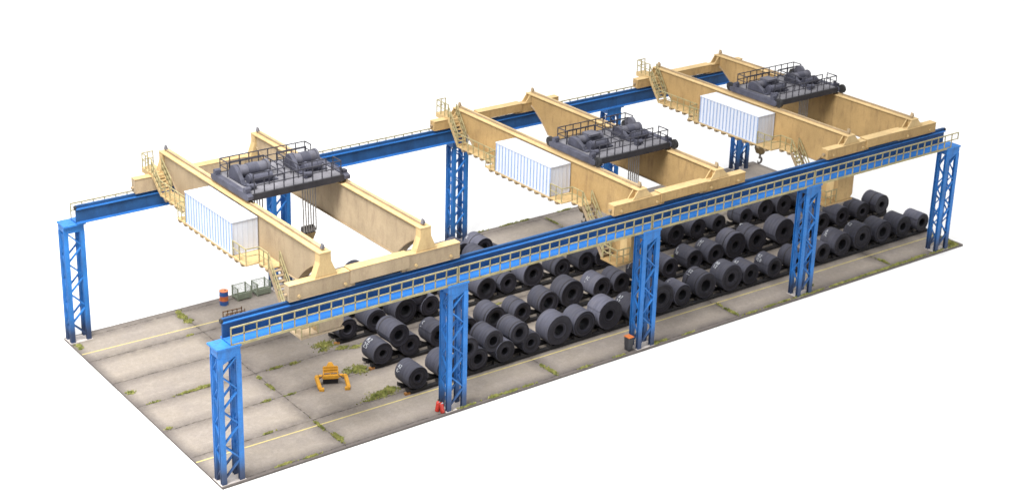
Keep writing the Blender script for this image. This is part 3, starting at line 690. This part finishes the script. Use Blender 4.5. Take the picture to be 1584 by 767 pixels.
# bearers and chocks under each row
def cradle(row, x0, x1, y, L):
    t = thing('coil_cradle', ((x0 + x1) / 2, y + .6, 0), f'long black bearers with chocks under the {RN[row]} row of coils', 'coil cradle', 'black coil cradles'); n = t.name
    for dy in (.22, L - .25):
        m = MB(); m.box(x0, x1, y + dy - .12, y + dy + .12, .002, .20); m.build('bearer', M_BEARER, n, bevel=.02)
        m = MB(); m.box(x0 - .32, x0 - .0, y + dy - .09, y + dy + .09, .002, .13); m.build('timber_end', M_TIMBER, n) if dy < .5 else None
    xs = [d[0] for d in {1: ROW1, 2: ROW2, 3: ROW3, 4: ROW4}[row]]
    for a in xs:
        for s in (-1, 1):
            for dy in (.22, L - .25):
                m = MB(); xx = a + s * .52; m.prism([(xx - s * .22, .20), (xx + s * .16, .20), (xx + s * .16, .42)], 'y', y + dy - .1, y + dy + .1)
                m.build('chock', M_BEARER, n)
for row, x1, L in ((1, 57.0, 1.3), (2, 57.0, 1.3), (3, 55.2, 1.3), (4, 28.5, 2.0)): cradle(row, 13.15, x1, YR[row], L)

# ------------------------------------------------------------ small things on the base
t = thing('oil_drum', (10.05, 19.12, 0), 'blue oil drum with an orange band and orange lid near the back edge', 'drum')
m = MB(); x, y = 10.05, 19.12
for a, b, r in ((0, .29, .27), (.29, .32, .285), (.32, .60, .27), (.60, .63, .285), (.63, .90, .27), (.90, .93, .285)): m.cyl((x, y, a), (x, y, b), r, 28)
m.build('drum_body', M_DRUMP, t.name, smooth=True)
m = MB(); m.cyl((x + .1, y, .93), (x + .1, y, .95), .05, 10); m.build('bung', M_BLACK, t.name)

def mesh_crate(x, y, lab, wx=.92, wy=.75):
    t = thing('mesh_crate', (x, y, 0), lab, 'mesh crate', 'grey green mesh crates by the back edge'); n = t.name
    for a in (0, wx):
        for b in (0, wy): m = MB(); m.box(x + a - .035, x + a + .035, y + b - .035, y + b + .035, 0, .86); m.build('corner_post', M_GREEN, n)
    m = MB(); m.box(x, x + wx, y - .02, y + .02, .08, .46); m.box(x, x + wx, y + wy - .02, y + wy + .02, .08, .2); m.box(x - .02, x + .02, y, y + wy, .08, .22); m.box(x + wx - .02, x + wx + .02, y, y + wy, .08, .22); m.box(x, x + wx, y, y + wy, .08, .12)
    for h in (.2, .32): m.box(x, x + wx, y - .035, y - .02, h, h + .03)
    m.build('sheet_panel', M_GREEN, n)
    m = MB()
    def grid(p, q):
        L = (Vector(q) - Vector(p)).length; k = round(L / .085)
        for i in range(1, k):
            a = Vector(p).lerp(Vector(q), i / k); m.bar(a, a + Vector((0, 0, .62)), .012)
        for z in (.1, .2, .3, .4, .5, .6): m.bar(Vector(p) + Vector((0, 0, z)), Vector(q) + Vector((0, 0, z)), .012 if z < .6 else .04)
    grid((x, y, .22), (x, y + wy, .22)); grid((x, y + wy, .22), (x + wx, y + wy, .22)); grid((x + wx, y, .22), (x + wx, y + wy, .22))
    m.build('wire_mesh', M_GREEN, n)
mesh_crate(10.98, 19.02, 'left mesh crate, next to the blue and orange drum')
mesh_crate(12.35, 19.00, 'right mesh crate, nearest the leftmost crane stairs')

t = thing('pipe_rack', (9.3, 16.45, 0), 'low brown metal rack standing behind the left end of the front runway', 'rack')
for k, (y, xa) in enumerate(((16.66, 8.72), (16.24, 8.72))):
    m = MB()
    for j in range(5):
        xx = xa + j * .30; m.bar((xx, y - j * .03, 0), (xx, y - j * .03, .82 + (.08 if j == 4 else 0)), .045)
    m.bar((xa, y, .78), (xa + 1.2, y - .12, .78), .045); m.bar((xa, y, .45), (xa + 1.2, y - .12, .45), .04); m.build('rack_frame', M_RUST, t.name)
m = MB()
for j in (0, 2, 4): m.bar((8.72 + .3 * j, 16.66 - .03 * j, .3), (8.72 + .3 * j, 16.24 - .03 * j, .3), .04)
m.build('cross_bar', M_RUST, t.name)

# lifting grab
gx, gy = 9.95, 6.05; ga = math.radians(-27)
t = thing('lifting_grab', (gx, gy, 0), 'yellow two armed lifting grab standing on the concrete left of the coils', 'lifting grab')
def G(u, v, z): return Vector((gx + u * math.cos(ga) - v * math.sin(ga), gy + u * math.sin(ga) + v * math.cos(ga), z * .84))
m = MB()
m.bar(G(-.62, .30, .62), G(.62, .30, .62), .20, .14)
for z, v in ((.86, .40), (1.02, .46), (1.16, .52)): m.bar(G(-.40, v, z), G(.40, v, z), .10, .09)
for u in (-.40, .40, 0): m.bar(G(u, .32, .62), G(u, .52, 1.18 if u else .9), .07 if u else .05, .09)
m.bar(G(-.40, .50, 1.02), G(.40, .50, 1.02), .03, .36)
m.bar(G(-.44, .24, .50), G(.44, .24, .50), .06, .10)
m.build('frame', M_YELLOW, t.name, bevel=.01)
m = MB(); p = [G(-.24, .5, 1.16), G(.24, .5, 1.16), G(.10, .62, 1.42), G(-.10, .62, 1.42)]; q = [v + (G(0, .08, 0) - G(0, 0, 0)) for v in p]
m.add(p + q, [(0, 1, 2, 3), (7, 6, 5, 4), (0, 4, 5, 1), (1, 5, 6, 2), (2, 6, 7, 3), (3, 7, 4, 0)]); m.build('lifting_eye', M_YELLOW, t.name)
for s in (-1, 1):
    m = MB(); m.bar(G(s * .60, .32, .62), G(s * .86, .16, .66), .17, .18); m.bar(G(s * .82, .20, .68), G(s * .80 + .16, -.40, .14), .16, .20, (1, 0, 0)); m.bar(G(s * .87 + .16, -.42, .10), G(s * .58 + .16, -.44, .10), .19, .16)
    m.build('arm', M_YELLOW, t.name, bevel=.01)
    m = MB(); m.bar(G(s * .42, .25, .74), G(s * .72, .1, .50), .04); m.bar(G(s * .72, .1, .5), G(s * .7, .3, .8), .04); m.build('linkage', M_SLATE, t.name)
m = MB(); m.bar(G(-.42, .58, .24), G(.42, .58, .24), .40, .46); m.build('underframe_shade', M_BEARER, t.name)  # dark block standing in for the shadow beneath the frame

def extinguisher(x, y, lean, lab):
    t = thing('fire_extinguisher', (x, y, 0), lab, 'extinguisher', 'red fire extinguishers'); n = t.name
    a = Vector((x, y, .02)); d = Vector((lean[0], lean[1], 1)).normalized()
    m = MB(); m.cyl(a, a + d * .52, .125, 20); m.cyl(a + d * .52, a + d * .62, .125, 20, .05); m.build('cylinder', M_RED, n, smooth=True)
    m = MB(); m.cyl(a + d * .62, a + d * .68, .035, 10); m.bar(a + d * .70 - Vector((.08, 0, 0)), a + d * .70 + Vector((.07, .03, 0)), .04, .035); m.build('valve', M_BLACK, n)
    m = MB(); m.bar(a + d * .60 + Vector((-.06, -.11, 0)), a + d * .60 + Vector((.07, -.11, 0)), .03, .05); m.build('tag', M_CHALK, n)
extinguisher(13.30, .44, (.10, -.08), 'red fire extinguisher behind its twin at the second front column')
extinguisher(13.45, .14, (-.12, .10), 'red fire extinguisher nearest the viewer at the second front column')

t = thing('waste_bin', (26.96, .33, 0), 'square dark bin with orange lid beside the third front column', 'waste bin')
m = MB(); x0, x1, y0, y1 = 26.76, 27.16, .10, .56
m.add([(x0 + .03, y0 + .03, .01), (x1 - .03, y0 + .03, .01), (x1 - .03, y1 - .03, .01), (x0 + .03, y1 - .03, .01), (x0, y0, .85), (x1, y0, .85), (x1, y1, .85), (x0, y1, .85)],
      [(3, 2, 1, 0), (4, 5, 6, 7), (0, 1, 5, 4), (1, 2, 6, 5), (2, 3, 7, 6), (3, 0, 4, 7)]); m.build('bin_body', M_BIN, t.name, bevel=.035)
m = MB(); m.box(x0 - .015, x1 + .015, y0 - .015, y1 + .015, .86, .90); m.build('lid', M_ORANGE, t.name, bevel=.015)

# ------------------------------------------------------------ moss in the joints
MOSS = [  # x, y, spread x, spread y, leaves
 (12.3, 10.8, .55, .40, 260), (13.0, 9.85, .35, .2, 90), (13.7, 9.55, .35, .15, 60), (11.9, 10.2, .3, .2, 40), (12.4, 7.0, .40, .45, 260), (11.7, 7.1, .4, .3, 60),
 (11.9, 3.75, .8, .30, 420), (12.5, 3.95, .4, .22, 200), (11.0, 3.5, .5, .08, 60), (7.15, 19.5, .16, .28, 60), (7.1, 18.9, .22, .35, 110), (7.1, 18.1, .25, .28, 80), (6.3, 16.3, .25, .06, 30),
 (.35, 11.6, .22, .2, 60), (.25, 18.6, .18, .2, 60), (.2, 18.2, .15, .1, 30), (3.2, 9.9, .8, .08, 170), (4.05, 9.95, .4, .12, 110), (.9, 9.85, .35, .05, 30), (.3, 6.75, .2, .1, 40),
 (7.3, .95, .14, .42, 190), (7.15, 2.6, .10, .6, 60), (7.1, 7.9, .12, .4, 70), (7.1, 9.2, .1, .2, 40), (8.5, 9.75, .5, .08, 70), (9.6, 9.7, .3, .1, 60), (4.5, 3.4, .3, .06, 40), (6.1, 6.55, .3, .08, 40), (7.6, 6.5, .3, .05, 30),
 (3.6, .12, .6, .06, 70), (5.2, .05, .5, .06, 60), (14.9, .0, .7, .06, 60), (16.9, .05, .35, .12, 110), (18.0, .02, .6, .08, 110), (19.2, .02, .4, .06, 50), (21.45, .7, .13, .45, 150), (21.4, 1.5, .1, .2, 40),
 (28.9, .12, .25, .12, 80), (29.6, .1, .3, .08, 50), (35.85, .8, .12, .6, 130), (35.9, 1.9, .08, .3, 40), (38.5, .05, .5, .07, 70), (39.8, .05, .5, .07, 60), (41.3, .05, .6, .06, 80), (43.0, .9, .2, .2, 70),
 (46.0, .0, 1.0, .07, 120), (48.5, .02, .9, .08, 120), (50.5, .05, .6, .1, 110), (50.1, .9, .12, .5, 110), (52.8, .1, .6, .1, 90), (56.6, .5, .3, .45, 200), (56.0, .0, .5, .08, 60), (56.9, 1.6, .1, .6, 60),
 (30.0, 20.0, 1.0, .07, 70), (33.0, 20.0, .8, .08, 90), (34.4, 20.0, .4, .07, 60), (38.0, 20.0, .7, .07, 60), (35.9, 18.7, .08, .8, 70), (38.9, 9.2, .3, .25, 70), (44.0, 5.6, .5, .25, 110), (36.8, 9.5, .3, .2, 60), (24.6, 5.9, .2, .2, 50),
 (42.5, .0, .8, .06, 90), (44.6, .0, .8, .06, 90), (47.3, .02, .8, .06, 90), (51.6, .02, .8, .08, 90), (54.6, .02, .8, .07, 80), (49.4, .0, .5, .08, 80), (23.4, .0, .5, .06, 40), (26.0, .0, .4, .06, 40), (31.5, .0, .5, .05, 40), (36.8, .0, .6, .06, 60), (45.6, 9.6, .25, .2, 40), (55.5, 12.6, .5, .25, 120), (57.0, 12.0, .1, .9, 90), (57.0, 9.0, .1, .8, 60), (54.6, 11.5, .4, .2, 60), (40.0, 16.3, .8, .08, 60), (44, 19.0, .5, .3, 40), (24.0, 9.75, .6, .1, 50)]
m = MB(); rn = random.Random(3)
for x, y, sx_, sy_, k in MOSS:
    for _ in range(int(k * 2)):
        px = x + rn.gauss(0, .5) * sx_; py = y + rn.gauss(0, .5) * sy_
        px = min(57.12, max(-.02, px)); py = min(20.08, max(-.08, py))
        s = rn.uniform(.025, .07); h = rn.uniform(.02, .13); a = rn.uniform(0, 2 * PI); c_, s_ = math.cos(a) * s, math.sin(a) * s
        m.add([(px - c_, py - s_, .002), (px + c_, py + s_, .002), (px + rn.gauss(0, .03), py + rn.gauss(0, .03), h), (px - s_, py + c_, h * .6)], [(0, 1, 2), (0, 2, 3), (1, 2, 3)])
tag(m.build('moss', M_MOSS), 'yellow green moss growing in the slab joints and along the base edge', 'moss', kind='stuff')
